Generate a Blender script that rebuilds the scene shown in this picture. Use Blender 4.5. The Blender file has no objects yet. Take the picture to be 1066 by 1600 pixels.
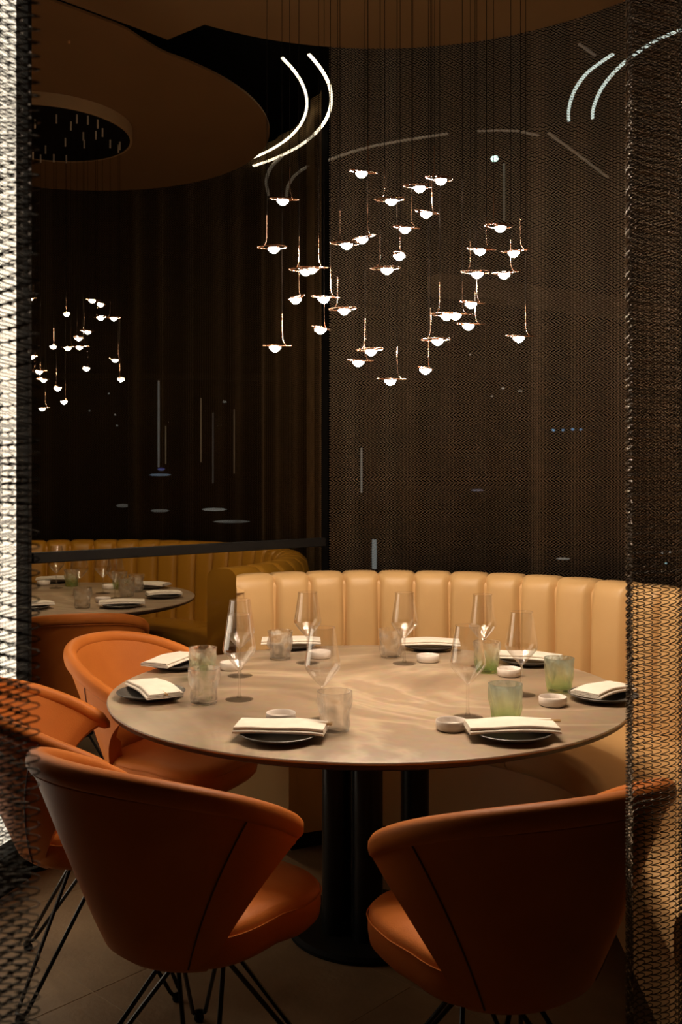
import bpy, bmesh, math, random
import numpy as np
from mathutils import Vector, Matrix

random.seed(7)
rng = np.random.default_rng(7)
SC = bpy.context.scene
COL = SC.collection
PI = math.pi
R = math.radians

# ------------------------------------------------------------------ camera, world, exposure
F_PX = 1520.0          # focal length in pixels of the 1066x1600 frame
CAM_H = 1.41
HOR = 748.0            # row of the horizon
cam_d = bpy.data.cameras.new('camera')
cam = bpy.data.objects.new('camera', cam_d)
COL.objects.link(cam)
cam.location = (0, 0, CAM_H)
cam.rotation_euler = (R(90), 0, 0)
cam_d.sensor_fit = 'AUTO'
cam_d.sensor_width = 36
cam_d.lens = F_PX / 1600 * 36
cam_d.shift_y = -(800 - HOR) / 1600
cam_d.clip_start = 0.05
cam_d.clip_end = 200
cam_d.dof.use_dof = True
cam_d.dof.focus_distance = 2.9
cam_d.dof.aperture_fstop = 9.0
SC.camera = cam

world = bpy.data.worlds.new('night')
SC.world = world
world.use_nodes = True
world.node_tree.nodes['Background'].inputs[0].default_value = (0.55, 0.42, 0.30, 1)
world.node_tree.nodes['Background'].inputs[1].default_value = 0.0012

SC.view_settings.view_transform = 'Standard'
SC.view_settings.look = 'None'
SC.view_settings.gamma = 1.0
SC.view_settings.exposure = 0.0
SC.view_settings.use_curve_mapping = False

LENS_POWER = 335.0      # glow of the small pendant lenses
PANEL_POWER = 1.7
STRIP_POWER = 2.6

# ------------------------------------------------------------------ helpers
def at(px, py, z):
    """point of the place that stands at height z and is seen at a pixel below / above the horizon"""
    d = (CAM_H - z) * F_PX / (py - HOR)
    return Vector(((px - 533) / F_PX * d, d, z))

def at_d(px, py, d):
    return Vector(((px - 533) / F_PX * d, d, CAM_H - (py - HOR) / F_PX * d))

class MB:
    def __init__(s):
        s.v = []; s.f = []
    def add(s, vs, fs):
        o = len(s.v)
        s.v += [tuple(p) for p in vs]
        s.f += [tuple(i + o for i in f) for f in fs]
    def box(s, x0, x1, y0, y1, z0, z1):
        s.add([(x0,y0,z0),(x1,y0,z0),(x1,y1,z0),(x0,y1,z0),(x0,y0,z1),(x1,y0,z1),(x1,y1,z1),(x0,y1,z1)],
              [(0,3,2,1),(4,5,6,7),(0,1,5,4),(1,2,6,5),(2,3,7,6),(3,0,4,7)])
    def tube(s, pts, r, n=6, closed=False, caps=True, rs=None):
        pts = [Vector(p) for p in pts]
        m = len(pts)
        base = len(s.v)
        prev = None
        for i, p in enumerate(pts):
            if closed:
                t = pts[(i+1) % m] - pts[i-1]
            else:
                t = pts[min(i+1, m-1)] - pts[max(i-1, 0)]
            t.normalize()
            if prev is None:
                a = Vector((0,0,1)) if abs(t.z) < 0.9 else Vector((1,0,0))
                u = t.cross(a).normalized()
            else:
                u = (prev - t * prev.dot(t))
                if u.length < 1e-6:
                    u = t.orthogonal()
                u.normalize()
            prev = u
            w = t.cross(u)
            rr = rs[i] if rs else r
            for k in range(n):
                an = 2*PI*k/n
                s.v.append(tuple(p + u*math.cos(an)*rr + w*math.sin(an)*rr))
        for i in range(m if closed else m-1):
            a = base + i*n; b = base + ((i+1) % m)*n
            for k in range(n):
                k2 = (k+1) % n
                s.f.append((a+k, a+k2, b+k2, b+k))
        if caps and not closed:
            s.f.append(tuple(base+k for k in reversed(range(n))))
            s.f.append(tuple(base+(m-1)*n+k for k in range(n)))
    def lathe(s, prof, n=32, c=(0,0,0), cap=True):
        base = len(s.v)
        for r, z in prof:
            for k in range(n):
                an = 2*PI*k/n
                s.v.append((c[0]+r*math.cos(an), c[1]+r*math.sin(an), c[2]+z))
        for i in range(len(prof)-1):
            for k in range(n):
                k2 = (k+1) % n
                s.f.append((base+i*n+k, base+i*n+k2, base+(i+1)*n+k2, base+(i+1)*n+k))
        if cap:
            if prof[0][0] > 1e-6: s.f.append(tuple(base+k for k in reversed(range(n))))
            if prof[-1][0] > 1e-6: s.f.append(tuple(base+(len(prof)-1)*n+k for k in range(n)))
    def grid(s, P, nu, nv, wrap_u=False, flip=False):
        base = len(s.v)
        for j in range(nv):
            for i in range(nu):
                s.v.append(tuple(P(i, j)))
        for j in range(nv-1):
            for i in range(nu if wrap_u else nu-1):
                i2 = (i+1) % nu
                q = (base+j*nu+i, base+j*nu+i2, base+(j+1)*nu+i2, base+(j+1)*nu+i)
                s.f.append(q[::-1] if flip else q)
        return base
    def mesh(s, name, m, smooth=40, weld=False):
        me = bpy.data.meshes.new(name)
        me.from_pydata(s.v, [], s.f)
        if weld:
            bm = bmesh.new(); bm.from_mesh(me)
            bmesh.ops.remove_doubles(bm, verts=bm.verts, dist=1e-5)
            bmesh.ops.recalc_face_normals(bm, faces=bm.faces)
            bm.to_mesh(me); bm.free()
        if smooth:
            me.polygons.foreach_set('use_smooth', [True]*len(me.polygons))
            me.set_sharp_from_angle(angle=R(smooth))
        me.materials.append(m)
        me.update()
        return me
    def build(s, name, m, parent=None, smooth=40, weld=False):
        return put(name, s.mesh(name, m, smooth, weld), parent)

def put(name, me, parent=None):
    o = bpy.data.objects.new(name, me)
    COL.objects.link(o)
    if parent is not None:
        o.parent = parent
    return o

def tag(o, label=None, cat=None, group=None, kind=None):
    if label: o['label'] = label
    if cat: o['category'] = cat
    if group: o['group'] = group
    if kind: o['kind'] = kind
    return o

def thing(name, loc=(0,0,0), rz=0.0, label=None, cat=None, group=None):
    o = bpy.data.objects.new(name, None)
    COL.objects.link(o)
    o.location = loc; o.rotation_euler = (0, 0, rz)
    o.empty_display_size = 0.05
    return tag(o, label, cat, group)

def copy_tree(o, parent=None):
    c = o.copy(); COL.objects.link(c)
    c.parent = parent
    for ch in list(o.children):
        copy_tree(ch, c)
    return c

def bevel_box(x0, x1, y0, y1, z0, z1, w, seg=2):
    bm = bmesh.new()
    mb = MB(); mb.box(x0,x1,y0,y1,z0,z1)
    vs = [bm.verts.new(p) for p in mb.v]
    for f in mb.f: bm.faces.new([vs[i] for i in f])
    bmesh.ops.bevel(bm, geom=list(bm.edges), offset=w, segments=seg, affect='EDGES', profile=0.5)
    out = MB(); bm.verts.index_update()
    out.v = [tuple(v.co) for v in bm.verts]
    out.f = [tuple(v.index for v in f.verts) for f in bm.faces]
    bm.free()
    return out

ORD = ['first','second','third','fourth','fifth','sixth','seventh','eighth','ninth','tenth','eleventh','twelfth',
       'thirteenth','fourteenth','fifteenth','sixteenth','seventeenth','eighteenth','nineteenth','twentieth',
       'twenty-first','twenty-second','twenty-third','twenty-fourth','twenty-fifth','twenty-sixth','twenty-seventh',
       'twenty-eighth','twenty-ninth','thirtieth','thirty-first','thirty-second','thirty-third','thirty-fourth','thirty-fifth','thirty-sixth']

# ------------------------------------------------------------------ materials
def new_mat(name):
    m = bpy.data.materials.new(name); m.use_nodes = True
    nt = m.node_tree
    return m, nt, nt.nodes['Principled BSDF'], nt.nodes['Material Output']

def surf(name, c1, c2=None, rough=0.5, metal=0.0, scale=8.0, detail=4.0, bump=0.0, bscale=120.0, spec=0.5, sheen=0.0, coat=0.0):
    m, nt, b, out = new_mat(name)
    c2 = c2 or c1
    tc = nt.nodes.new('ShaderNodeTexCoord')
    n = nt.nodes.new('ShaderNodeTexNoise'); n.inputs['Scale'].default_value = scale; n.inputs['Detail'].default_value = detail
    nt.links.new(tc.outputs['Object'], n.inputs['Vector'])
    rp = nt.nodes.new('ShaderNodeValToRGB')
    rp.color_ramp.elements[0].position = 0.3; rp.color_ramp.elements[1].position = 0.7
    rp.color_ramp.elements[0].color = (*c1, 1); rp.color_ramp.elements[1].color = (*c2, 1)
    nt.links.new(n.outputs['Fac'], rp.inputs['Fac'])
    nt.links.new(rp.outputs['Color'], b.inputs['Base Color'])
    b.inputs['Roughness'].default_value = rough
    b.inputs['Metallic'].default_value = metal
    b.inputs['Specular IOR Level'].default_value = spec
    b.inputs['Coat Weight'].default_value = coat
    if sheen: b.inputs['Sheen Weight'].default_value = sheen
    if bump:
        n2 = nt.nodes.new('ShaderNodeTexNoise'); n2.inputs['Scale'].default_value = bscale; n2.inputs['Detail'].default_value = 3
        nt.links.new(tc.outputs['Object'], n2.inputs['Vector'])
        bp = nt.nodes.new('ShaderNodeBump'); bp.inputs['Strength'].default_value = bump; bp.inputs['Distance'].default_value = 0.004
        nt.links.new(n2.outputs['Fac'], bp.inputs['Height'])
        nt.links.new(bp.outputs['Normal'], b.inputs['Normal'])
    return m

def glow(name, col, strength):
    m, nt, b, out = new_mat(name)
    b.inputs['Base Color'].default_value = (0.8, 0.78, 0.74, 1)
    b.inputs['Emission Color'].default_value = (*col, 1)
    b.inputs['Emission Strength'].default_value = strength
    return m

def thin_glass(name, tint, rough=0.02, ior=1.5, bump=0.0, bscale=40, milky=0.0, grad=None, power=5.0, edge=0.8):
    """thin clear glass: sees straight through, mirrors by Fresnel"""
    m, nt, b, out = new_mat(name)
    nt.nodes.remove(b)
    tr = nt.nodes.new('ShaderNodeBsdfTransparent'); tr.inputs[0].default_value = (*tint, 1)
    gl = nt.nodes.new('ShaderNodeBsdfGlossy'); gl.inputs['Roughness'].default_value = rough
    gl.inputs['Color'].default_value = (1, 1, 1, 1)
    fr = nt.nodes.new('ShaderNodeLayerWeight'); fr.inputs['Blend'].default_value = 0.5
    pw = nt.nodes.new('ShaderNodeMath'); pw.operation = 'POWER'; pw.inputs[1].default_value = power
    ml = nt.nodes.new('ShaderNodeMath'); ml.operation = 'MULTIPLY_ADD'
    f0 = ((ior-1)/(ior+1))**2; ml.inputs[1].default_value = edge; ml.inputs[2].default_value = f0
    nt.links.new(fr.outputs['Facing'], pw.inputs[0]); nt.links.new(pw.outputs[0], ml.inputs[0])
    mx = nt.nodes.new('ShaderNodeMixShader')
    nt.links.new(ml.outputs[0], mx.inputs[0]); nt.links.new(tr.outputs[0], mx.inputs[1]); nt.links.new(gl.outputs[0], mx.inputs[2])
    tc = nt.nodes.new('ShaderNodeTexCoord')
    if grad:
        sp = nt.nodes.new('ShaderNodeSeparateXYZ'); nt.links.new(tc.outputs['Generated'], sp.inputs[0])
        rp = nt.nodes.new('ShaderNodeValToRGB')
        rp.color_ramp.elements[0].color = (*grad[0], 1); rp.color_ramp.elements[1].color = (*grad[-1], 1)
        rp.color_ramp.elements[0].position = 0.05; rp.color_ramp.elements[1].position = 0.95
        if len(grad) == 3:
            e = rp.color_ramp.elements.new(0.55); e.color = (*grad[1], 1)
        nt.links.new(sp.outputs['Z'], rp.inputs['Fac']); nt.links.new(rp.outputs['Color'], tr.inputs[0])
    last = mx
    if milky:
        df = nt.nodes.new('ShaderNodeBsdfTranslucent'); df.inputs[0].default_value = (0.9, 0.9, 0.86, 1)
        d2 = nt.nodes.new('ShaderNodeBsdfDiffuse'); d2.inputs[0].default_value = (0.85, 0.86, 0.8, 1)
        if grad:
            nt.links.new(rp.outputs['Color'], df.inputs[0]); nt.links.new(rp.outputs['Color'], d2.inputs[0])
        ad = nt.nodes.new('ShaderNodeMixShader'); ad.inputs[0].default_value = 0.5
        nt.links.new(df.outputs[0], ad.inputs[1]); nt.links.new(d2.outputs[0], ad.inputs[2])
        m2 = nt.nodes.new('ShaderNodeMixShader'); m2.inputs[0].default_value = milky
        nt.links.new(mx.outputs[0], m2.inputs[1]); nt.links.new(ad.outputs[0], m2.inputs[2])
        last = m2
    if bump:
        n2 = nt.nodes.new('ShaderNodeTexNoise'); n2.inputs['Scale'].default_value = bscale; n2.inputs['Detail'].default_value = 2
        n2.inputs['Distortion'].default_value = 1.5
        nt.links.new(tc.outputs['Object'], n2.inputs['Vector'])
        bp = nt.nodes.new('ShaderNodeBump'); bp.inputs['Strength'].default_value = bump; bp.inputs['Distance'].default_value = 0.01
        nt.links.new(n2.outputs['Fac'], bp.inputs['Height'])
        nt.links.new(bp.outputs['Normal'], gl.inputs['Normal']); nt.links.new(bp.outputs['Normal'], fr.inputs['Normal'])
    nt.links.new(last.outputs[0], out.inputs[0])
    return m

def cast_glass(name, tint, clear=0.45, rough=0.02, grad=None, milk=0.0):
    """real refracting glass mixed with straight-through glass (thin walls hardly bend the light)"""
    m, nt, b, out = new_mat(name)
    nt.nodes.remove(b)
    tr = nt.nodes.new('ShaderNodeBsdfTransparent'); tr.inputs[0].default_value = (*tint, 1)
    gl = nt.nodes.new('ShaderNodeBsdfGlass'); gl.inputs['Color'].default_value = (*tint, 1)
    gl.inputs['Roughness'].default_value = rough; gl.inputs['IOR'].default_value = 1.5
    if grad:
        tc = nt.nodes.new('ShaderNodeTexCoord')
        sp = nt.nodes.new('ShaderNodeSeparateXYZ'); nt.links.new(tc.outputs['Generated'], sp.inputs[0])
        rp = nt.nodes.new('ShaderNodeValToRGB')
        rp.color_ramp.elements[0].color = (*grad[0], 1); rp.color_ramp.elements[1].color = (*grad[2], 1)
        rp.color_ramp.elements[0].position = 0.05; rp.color_ramp.elements[1].position = 0.95
        e = rp.color_ramp.elements.new(0.5); e.color = (*grad[1], 1)
        nt.links.new(sp.outputs['Z'], rp.inputs['Fac'])
        nt.links.new(rp.outputs['Color'], tr.inputs[0]); nt.links.new(rp.outputs['Color'], gl.inputs['Color'])
    mx = nt.nodes.new('ShaderNodeMixShader'); mx.inputs[0].default_value = clear
    nt.links.new(gl.outputs[0], mx.inputs[1]); nt.links.new(tr.outputs[0], mx.inputs[2])
    last = mx
    if milk:   # the matt skin of pressed relief glass
        df = nt.nodes.new('ShaderNodeBsdfDiffuse'); df.inputs[0].default_value = (0.9, 0.9, 0.87, 1)
        tl = nt.nodes.new('ShaderNodeBsdfTranslucent'); tl.inputs[0].default_value = (0.9, 0.9, 0.87, 1)
        if grad:
            nt.links.new(rp.outputs['Color'], df.inputs[0]); nt.links.new(rp.outputs['Color'], tl.inputs[0])
        m1 = nt.nodes.new('ShaderNodeMixShader'); nt.links.new(df.outputs[0], m1.inputs[1]); nt.links.new(tl.outputs[0], m1.inputs[2])
        last = nt.nodes.new('ShaderNodeMixShader'); last.inputs[0].default_value = milk
        nt.links.new(mx.outputs[0], last.inputs[1]); nt.links.new(m1.outputs[0], last.inputs[2])
    nt.links.new(last.outputs[0], out.inputs[0])
    return m

def solid_glass(name):
    m, nt, b, out = new_mat(name)
    b.inputs['Base Color'].default_value = (0.96, 0.96, 0.95, 1)
    b.inputs['Transmission Weight'].default_value = 1.0
    b.inputs['Roughness'].default_value = 0.02
    b.inputs['IOR'].default_value = 1.48
    return m

def stone_top(name):
    m, nt, b, out = new_mat(name)
    tc = nt.nodes.new('ShaderNodeTexCoord')
    n1 = nt.nodes.new('ShaderNodeTexNoise'); n1.inputs['Scale'].default_value = 1.15; n1.inputs['Detail'].default_value = 5
    n1.inputs['Distortion'].default_value = 1.3; n1.inputs['Roughness'].default_value = 0.5
    nt.links.new(tc.outputs['Object'], n1.inputs['Vector'])
    r1 = nt.nodes.new('ShaderNodeValToRGB')
    e = r1.color_ramp.elements
    e[0].position = 0.30; e[0].color = (0.17, 0.115, 0.075, 1)
    e[1].position = 0.75; e[1].color = (0.52, 0.40, 0.28, 1)
    for p, c in ((0.44, (0.31, 0.22, 0.145)), (0.50, (0.45, 0.34, 0.235)), (0.53, (0.33, 0.235, 0.155)), (0.62, (0.36, 0.26, 0.175))):
        k = e.new(p); k.color = (*c, 1)
    nt.links.new(n1.outputs['Fac'], r1.inputs['Fac'])
    n2 = nt.nodes.new('ShaderNodeTexNoise'); n2.inputs['Scale'].default_value = 30; n2.inputs['Detail'].default_value = 6
    nt.links.new(tc.outputs['Object'], n2.inputs['Vector'])
    mx = nt.nodes.new('ShaderNodeMix'); mx.data_type = 'RGBA'; mx.blend_type = 'OVERLAY'; mx.inputs[0].default_value = 0.18
    nt.links.new(r1.outputs['Color'], mx.inputs[6]); nt.links.new(n2.outputs['Color'], mx.inputs[7])
    nt.links.new(mx.outputs[2], b.inputs['Base Color'])
    b.inputs['Roughness'].default_value = 0.34
    b.inputs['Specular IOR Level'].default_value = 0.4
    return m

M = {}
M['stone'] = stone_top('table_stone')
M['table_edge'] = surf('table_edge', (0.018, 0.011, 0.008), (0.026, 0.016, 0.012), 0.5)
M['black_metal'] = surf('black_metal', (0.012, 0.011, 0.010), (0.02, 0.018, 0.016), 0.32, 0.6)
M['black_matte'] = surf('black_matte', (0.005, 0.004, 0.004), (0.008, 0.007, 0.006), 0.75, spec=0.15)
M['cognac'] = surf('cognac_leather', (0.46, 0.132, 0.022), (0.56, 0.170, 0.031), 0.52, 0, 5, 3, 0.12, 260, 0.15)
M['cognac_dark'] = surf('leather_seam', (0.07, 0.014, 0.005), (0.09, 0.02, 0.006), 0.6)
M['tan'] = surf('tan_leather', (0.54, 0.335, 0.145), (0.60, 0.375, 0.165), 0.42, 0, 4, 3, 0.10, 220, 0.4)
M['mustard'] = surf('mustard_leather', (0.36, 0.165, 0.013), (0.41, 0.19, 0.017), 0.42, 0, 4, 3, 0.10, 220, 0.4)
M['napkin'] = surf('napkin_linen', (0.74, 0.66, 0.57), (0.80, 0.73, 0.64), 0.9, 0, 30, 3, 0.25, 700, 0.1)
M['plate'] = surf('dark_stoneware', (0.055, 0.048, 0.042), (0.085, 0.075, 0.066), 0.38, 0, 20)
M['saucer'] = surf('white_porcelain', (0.74, 0.66, 0.60), (0.78, 0.70, 0.64), 0.3, 0, 10)
M['wood'] = surf('chopstick_wood', (0.50, 0.29, 0.10), (0.60, 0.36, 0.14), 0.5, 0, 60)
M['wine'] = thin_glass('wine_glass_bowl', (0.97, 0.965, 0.96), 0.09, 1.9, power=1.9, edge=0.75)
M['stem'] = cast_glass('wine_glass_stem', (0.98, 0.975, 0.97), 0.75, 0.0)
M['tumbler'] = cast_glass('clear_relief_glass', (0.985, 0.98, 0.97), 0.45, 0.0, milk=0.03)
M['tumbler_green'] = cast_glass('green_relief_glass', (0.8, 0.9, 0.75), 0.45, 0.0, ((0.80, 0.94, 0.68), (0.95, 0.975, 0.91), (0.98, 0.975, 0.96)), 0.03)
M['tumbler_blue'] = cast_glass('blue_green_relief_glass', (0.7, 0.85, 0.8), 0.45, 0.0, ((0.86, 0.96, 0.75), (0.93, 0.97, 0.88), (0.84, 0.91, 0.92)), 0.04)
M['pane'] = thin_glass('window_glass', (0.93, 0.94, 0.95), 0.0, 1.06)
M['partition_glass'] = thin_glass('partition_glass', (0.97, 0.97, 0.96), 0.0, 1.08)
M['mesh'] = surf('bronze_wire', (0.62, 0.50, 0.38), (0.70, 0.57, 0.44), 0.45, 1.0, 3)
M['mesh_unlit'] = surf('unlit_bronze_wire', (0.085, 0.062, 0.042), (0.11, 0.08, 0.055), 0.45, 1.0, 3)  # same bronze wire, its unlit side near the camera put into the colour
M['mesh_backlit'] = surf('backlit_bronze_wire', (0.045, 0.036, 0.027), (0.06, 0.048, 0.036), 0.5, 1.0, 3)  # bronze wire again, darkened in colour to read as backlit
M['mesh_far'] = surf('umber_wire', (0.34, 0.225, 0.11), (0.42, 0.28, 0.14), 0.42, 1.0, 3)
M['copper'] = surf('copper_wire', (0.80, 0.48, 0.34), (0.86, 0.55, 0.40), 0.22, 1.0, 20)
M['cord'] = surf('black_cord', (0.008, 0.006, 0.005), (0.012, 0.009, 0.007), 0.9, spec=0.05)
M['grip'] = surf('brass_grip', (0.72, 0.60, 0.44), (0.78, 0.66, 0.50), 0.45, 0.3, 20)
M['lens'] = glow('pendant_lens', (1.0, 0.79, 0.58), LENS_POWER)
M['lens_far'] = glow('pendant_lens_far', (1.0, 0.74, 0.44), LENS_POWER * 0.50)
M['panel'] = glow('light_panel', (1.0, 0.88, 0.68), PANEL_POWER)
M['strip'] = glow('led_strip', (1.0, 0.84, 0.58), STRIP_POWER)
M['strip_cool'] = glow('led_strip_cool', (0.85, 1.0, 0.88), 0.9)
M['reflection_dim'] = glow('led_strip_dim', (1.0, 0.84, 0.58), 0.06)  # glow added in place of reflections in the window
M['reflection_faint'] = glow('led_strip_faint', (1.0, 0.9, 0.75), 0.035)  # weaker added glow for the faintest window reflections
M['ceiling'] = surf('ceiling_paint', (0.22, 0.128, 0.050), (0.245, 0.143, 0.057), 0.8, 0, 1.5)
M['ceiling_far'] = surf('ceiling_paint_far', (0.22, 0.12, 0.045), (0.25, 0.138, 0.052), 0.8, 0, 1.5)
M['hole_side'] = surf('recess_side', (0.42, 0.28, 0.14), (0.45, 0.30, 0.15), 0.7)
M['floor'] = surf('floor_stone', (0.19, 0.115, 0.055), (0.27, 0.175, 0.090), 0.62, 0, 6, 8, 0.35, 60)
M['grout'] = surf('floor_grout', (0.27, 0.18, 0.095), (0.30, 0.20, 0.105), 0.9)
M['reflected_band'] = surf('reflected_band_paint', (0.10, 0.07, 0.04), (0.12, 0.08, 0.045), 0.9)  # colour of the band that stands in for a reflection

# ------------------------------------------------------------------ the setting
TC = Vector((0.085, 3.06))      # near table
BC = Vector((0.17, 3.10))       # centre of the near booth
TC2 = Vector((-1.62, 5.40))     # far table and booth
CEIL = 3.37

# floor with diagonal stone tiles
mb = MB(); mb.box(-5, 5, -1.2, 8.2, -0.08, -0.001)
floor = tag(mb.build('floor', M['grout'], smooth=0), kind='structure')
TS = 0.62
tile_me = bevel_box(-TS/2+0.0008, TS/2-0.0008, -TS/2+0.0008, TS/2-0.0008, -0.02, 0.0, 0.0018, 1).mesh('floor_tile', M['floor'], 0)
ca, sa = math.cos(R(47)), math.sin(R(47))
for i in range(-12, 13):
    for j in range(-12, 13):
        x = -0.68 + (i*ca - j*sa)*TS + 0.31*(ca-sa); y = 2.67 + (i*sa + j*ca)*TS + 0.31*(sa+ca)
        if y < 0.6 or y > 4.9 or abs(x) > 0.45*y + 0.75:
            continue
        t = put('floor_tile', tile_me, floor)
        t.location = (x, y, 0); t.rotation_euler = (0, 0, R(47) + R(90)*random.randint(0, 3))

# upper ceiling above the lowered discs
mb = MB(); mb.box(-5, 5, -1.2, 8.2, 4.2, 4.3)
tag(mb.build('ceiling', M['black_matte'], smooth=0), kind='structure')

def slab(name, outline, z0, z1, m):
    mb = MB(); n = len(outline)
    mb.v = [(x, y, z0) for x, y in outline] + [(x, y, z1) for x, y in outline]
    mb.f = [tuple(range(n))[::-1], tuple(range(n, 2*n))] + [(i, (i+1) % n, (i+1) % n + n, i+n) for i in range(n)]
    return tag(mb.build(name, m, smooth=30, weld=True), kind='structure')

# near lowered ceiling: a disc over the booth that runs on towards the camera
p1 = at(318, 40, CEIL); p2 = at(262, 62, CEIL); p3 = at(95, 0, CEIL)
a1 = math.atan2(p1.y - BC.y, p1.x - BC.x)
outl = []
for k in range(61):
    a = R(-25) + (a1 - R(-25)) * k / 60
    outl.append((BC.x + 1.335*math.cos(a), BC.y + 1.335*math.sin(a)))
dirv = Vector((p3.x - p2.x, p3.y - p2.y)).normalized()
outl += [(p2.x, p2.y), (p2.x + dirv.x*4.5, p2.y + dirv.y*4.5), (-2.6, -1.0), (2.2, -1.0), (2.2, 2.4)]
slab('ceiling', outl, CEIL, CEIL + 0.07, M['ceiling'])

# far lowered ceiling: a disc with a round pendant recess
def far_radius(a):
    c, s = math.cos(a), math.sin(a)
    r = 1.22
    # towards the camera it runs on to the joint with the near ceiling
    nx, ny = dirv.y, -dirv.x
    off = 0.035
    den = c*nx + s*ny
    num = (p2.x - TC2.x)*nx + (p2.y - TC2.y)*ny
    deg = math.degrees(a) % 360
    if 180 < deg < 311:
        if den*num > 0:
            r = min(2.6, max(1.22, abs(num/den) - off/abs(den)))
        else:
            r = 2.6
        if deg > 300:
            w = (deg-300)/11; r = r*(1-w) + 1.22*w
        if deg < 215:
            w = (215-deg)/35; r = r*(1-w) + 1.22*w
    return r
outl = [(TC2.x + far_radius(2*PI*k/128)*math.cos(2*PI*k/128), TC2.y + far_radius(2*PI*k/128)*math.sin(2*PI*k/128)) for k in range(128)]
slab('ceiling', outl, CEIL, CEIL + 0.012, M['ceiling_far'])
# drum that carries the far pendants
CAN = 0.066
root = thing('pendant_canopy', (TC2.x, 5.37, CEIL), 0, 'round drum under the far ceiling that carries the pendants', 'lamp canopy')
mb = MB(); mb.lathe([(0.445, -CAN), (0.458, -CAN), (0.458, -0.001), (0.445, -0.001)], 96, cap=False); mb.build('side_band', M['hole_side'], root, 30)
mb = MB(); mb.lathe([(0.0, -CAN+0.004), (0.444, -CAN+0.004), (0.444, -CAN+0.012), (0.0, -CAN+0.012)], 96, cap=False); mb.build('bottom_plate', M['black_matte'], root, 30)

# window wall behind everything: frames and panes
WY = 7.75
wn = 0
xs = [-4.2, -2.95, -1.7, -0.45, 0.8, 2.05, 3.3, 4.5]
for i in range(len(xs)-1):
    wn += 1
    mb = MB(); x0, x1 = xs[i], xs[i+1]
    w = thing('window_%d' % wn, (0, 0, 0)); w['kind'] = 'structure'
    mb = MB(); mb.box(x0, x0+0.05, WY, WY+0.1, 0, 4.2); mb.build('window_frame', M['black_matte'], w, 0)
    mb = MB(); mb.box(x0+0.05, x1, WY, WY+0.1, 0, 0.1); mb.build('window_frame', M['black_matte'], w, 0)
    mb = MB(); mb.box(x0+0.05, x1, WY+0.02, WY+0.08, 2.2, 2.25); mb.build('window_frame', M['black_matte'], w, 0)
    mb = MB(); mb.box(x0+0.05, x1, WY+0.045, WY+0.055, 0.1, 2.2); mb.build('pane', M['pane'], w, 0)
    mb = MB(); mb.box(x0+0.05, x1, WY+0.045, WY+0.055, 2.25, 4.2); mb.build('pane', M['pane'], w, 0)

# black post between the two booths
c = at_d(505, 870, 5.95)
mb = bevel_box(c.x-0.032, c.x+0.032, 5.92, 5.99, 0, 4.2, 0.004, 1)
tag(mb.build('post', M['black_matte']), 'slim black floor-to-ceiling post between the two booths', 'post')

# pale beam added behind the near curtain for a band reflected in the window
mb = MB()
a = at_d(690, 445, 6.0); b = at_d(1080, 497, 7.2)
t = Vector((b.x-a.x, b.y-a.y)).normalized(); nrm = Vector((-t.y, t.x))
for z in (2.56, 2.68):
    for P in ((a.x, a.y), (b.x, b.y), (b.x+nrm.x*.15, b.y+nrm.y*.15), (a.x+nrm.x*.15, a.y+nrm.y*.15)):
        mb.v.append((P[0], P[1], z))
mb.f = [(0,3,2,1),(4,5,6,7),(0,1,5,4),(1,2,6,5),(2,3,7,6),(3,0,4,7)]
tag(mb.build('reflected_trim_1', M['reflected_band'], smooth=0), kind='structure')

# ------------------------------------------------------------------ benches (curved banquettes)
class Path:
    """plan line of a bench's front edge: an arc run clockwise from a0 to a1, then a straight leg"""
    def __init__(s, c, r, a0, a1, leg=0.0):
        s.c, s.r, s.a0, s.a1, s.leg = c, r, a0, a1, leg
        s.arc = (a0 - a1)            # radians
        s.end = s.arc + leg / 1.0    # beyond the arc the parameter counts metres
    def __call__(s, u, o):
        if u <= s.arc:
            a = s.a0 - u
            return (s.c.x + (s.r+o)*math.cos(a), s.c.y + (s.r+o)*math.sin(a))
        a = s.a1; d = u - s.arc
        n = (math.cos(a), math.sin(a)); t = (math.sin(a), -math.cos(a))
        return (s.c.x + n[0]*(s.r+o) + t[0]*d, s.c.y + n[1]*(s.r+o) + t[1]*d)

def sweep(mb, path, prof, u0, u1, n):
    m = len(prof)
    base = len(mb.v)
    for i in range(n+1):
        u = u0 + (u1-u0)*i/n
        for o, z in prof:
            x, y = path(u, o); mb.v.append((x, y, z))
    for i in range(n):
        for k in range(m):
            k2 = (k+1) % m
            mb.f.append((base+i*m+k, base+i*m+k2, base+(i+1)*m+k2, base+(i+1)*m+k))
    mb.f.append(tuple(base+k for k in reversed(range(m))))
    mb.f.append(tuple(base+n*m+k for k in range(m)))

def rounded(o0, o1, z0, z1, r, seg=4):
    pts = []
    for (co, cz, a) in ((o1-r, z0+r, -90), (o1-r, z1-r, 0), (o0+r, z1-r, 90), (o0+r, z0+r, 180)):
        for k in range(seg+1):
            an = R(a + 90*k/seg)
            pts.append((co + r*math.cos(an), cz + r*math.sin(an)))
    return pts

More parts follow.
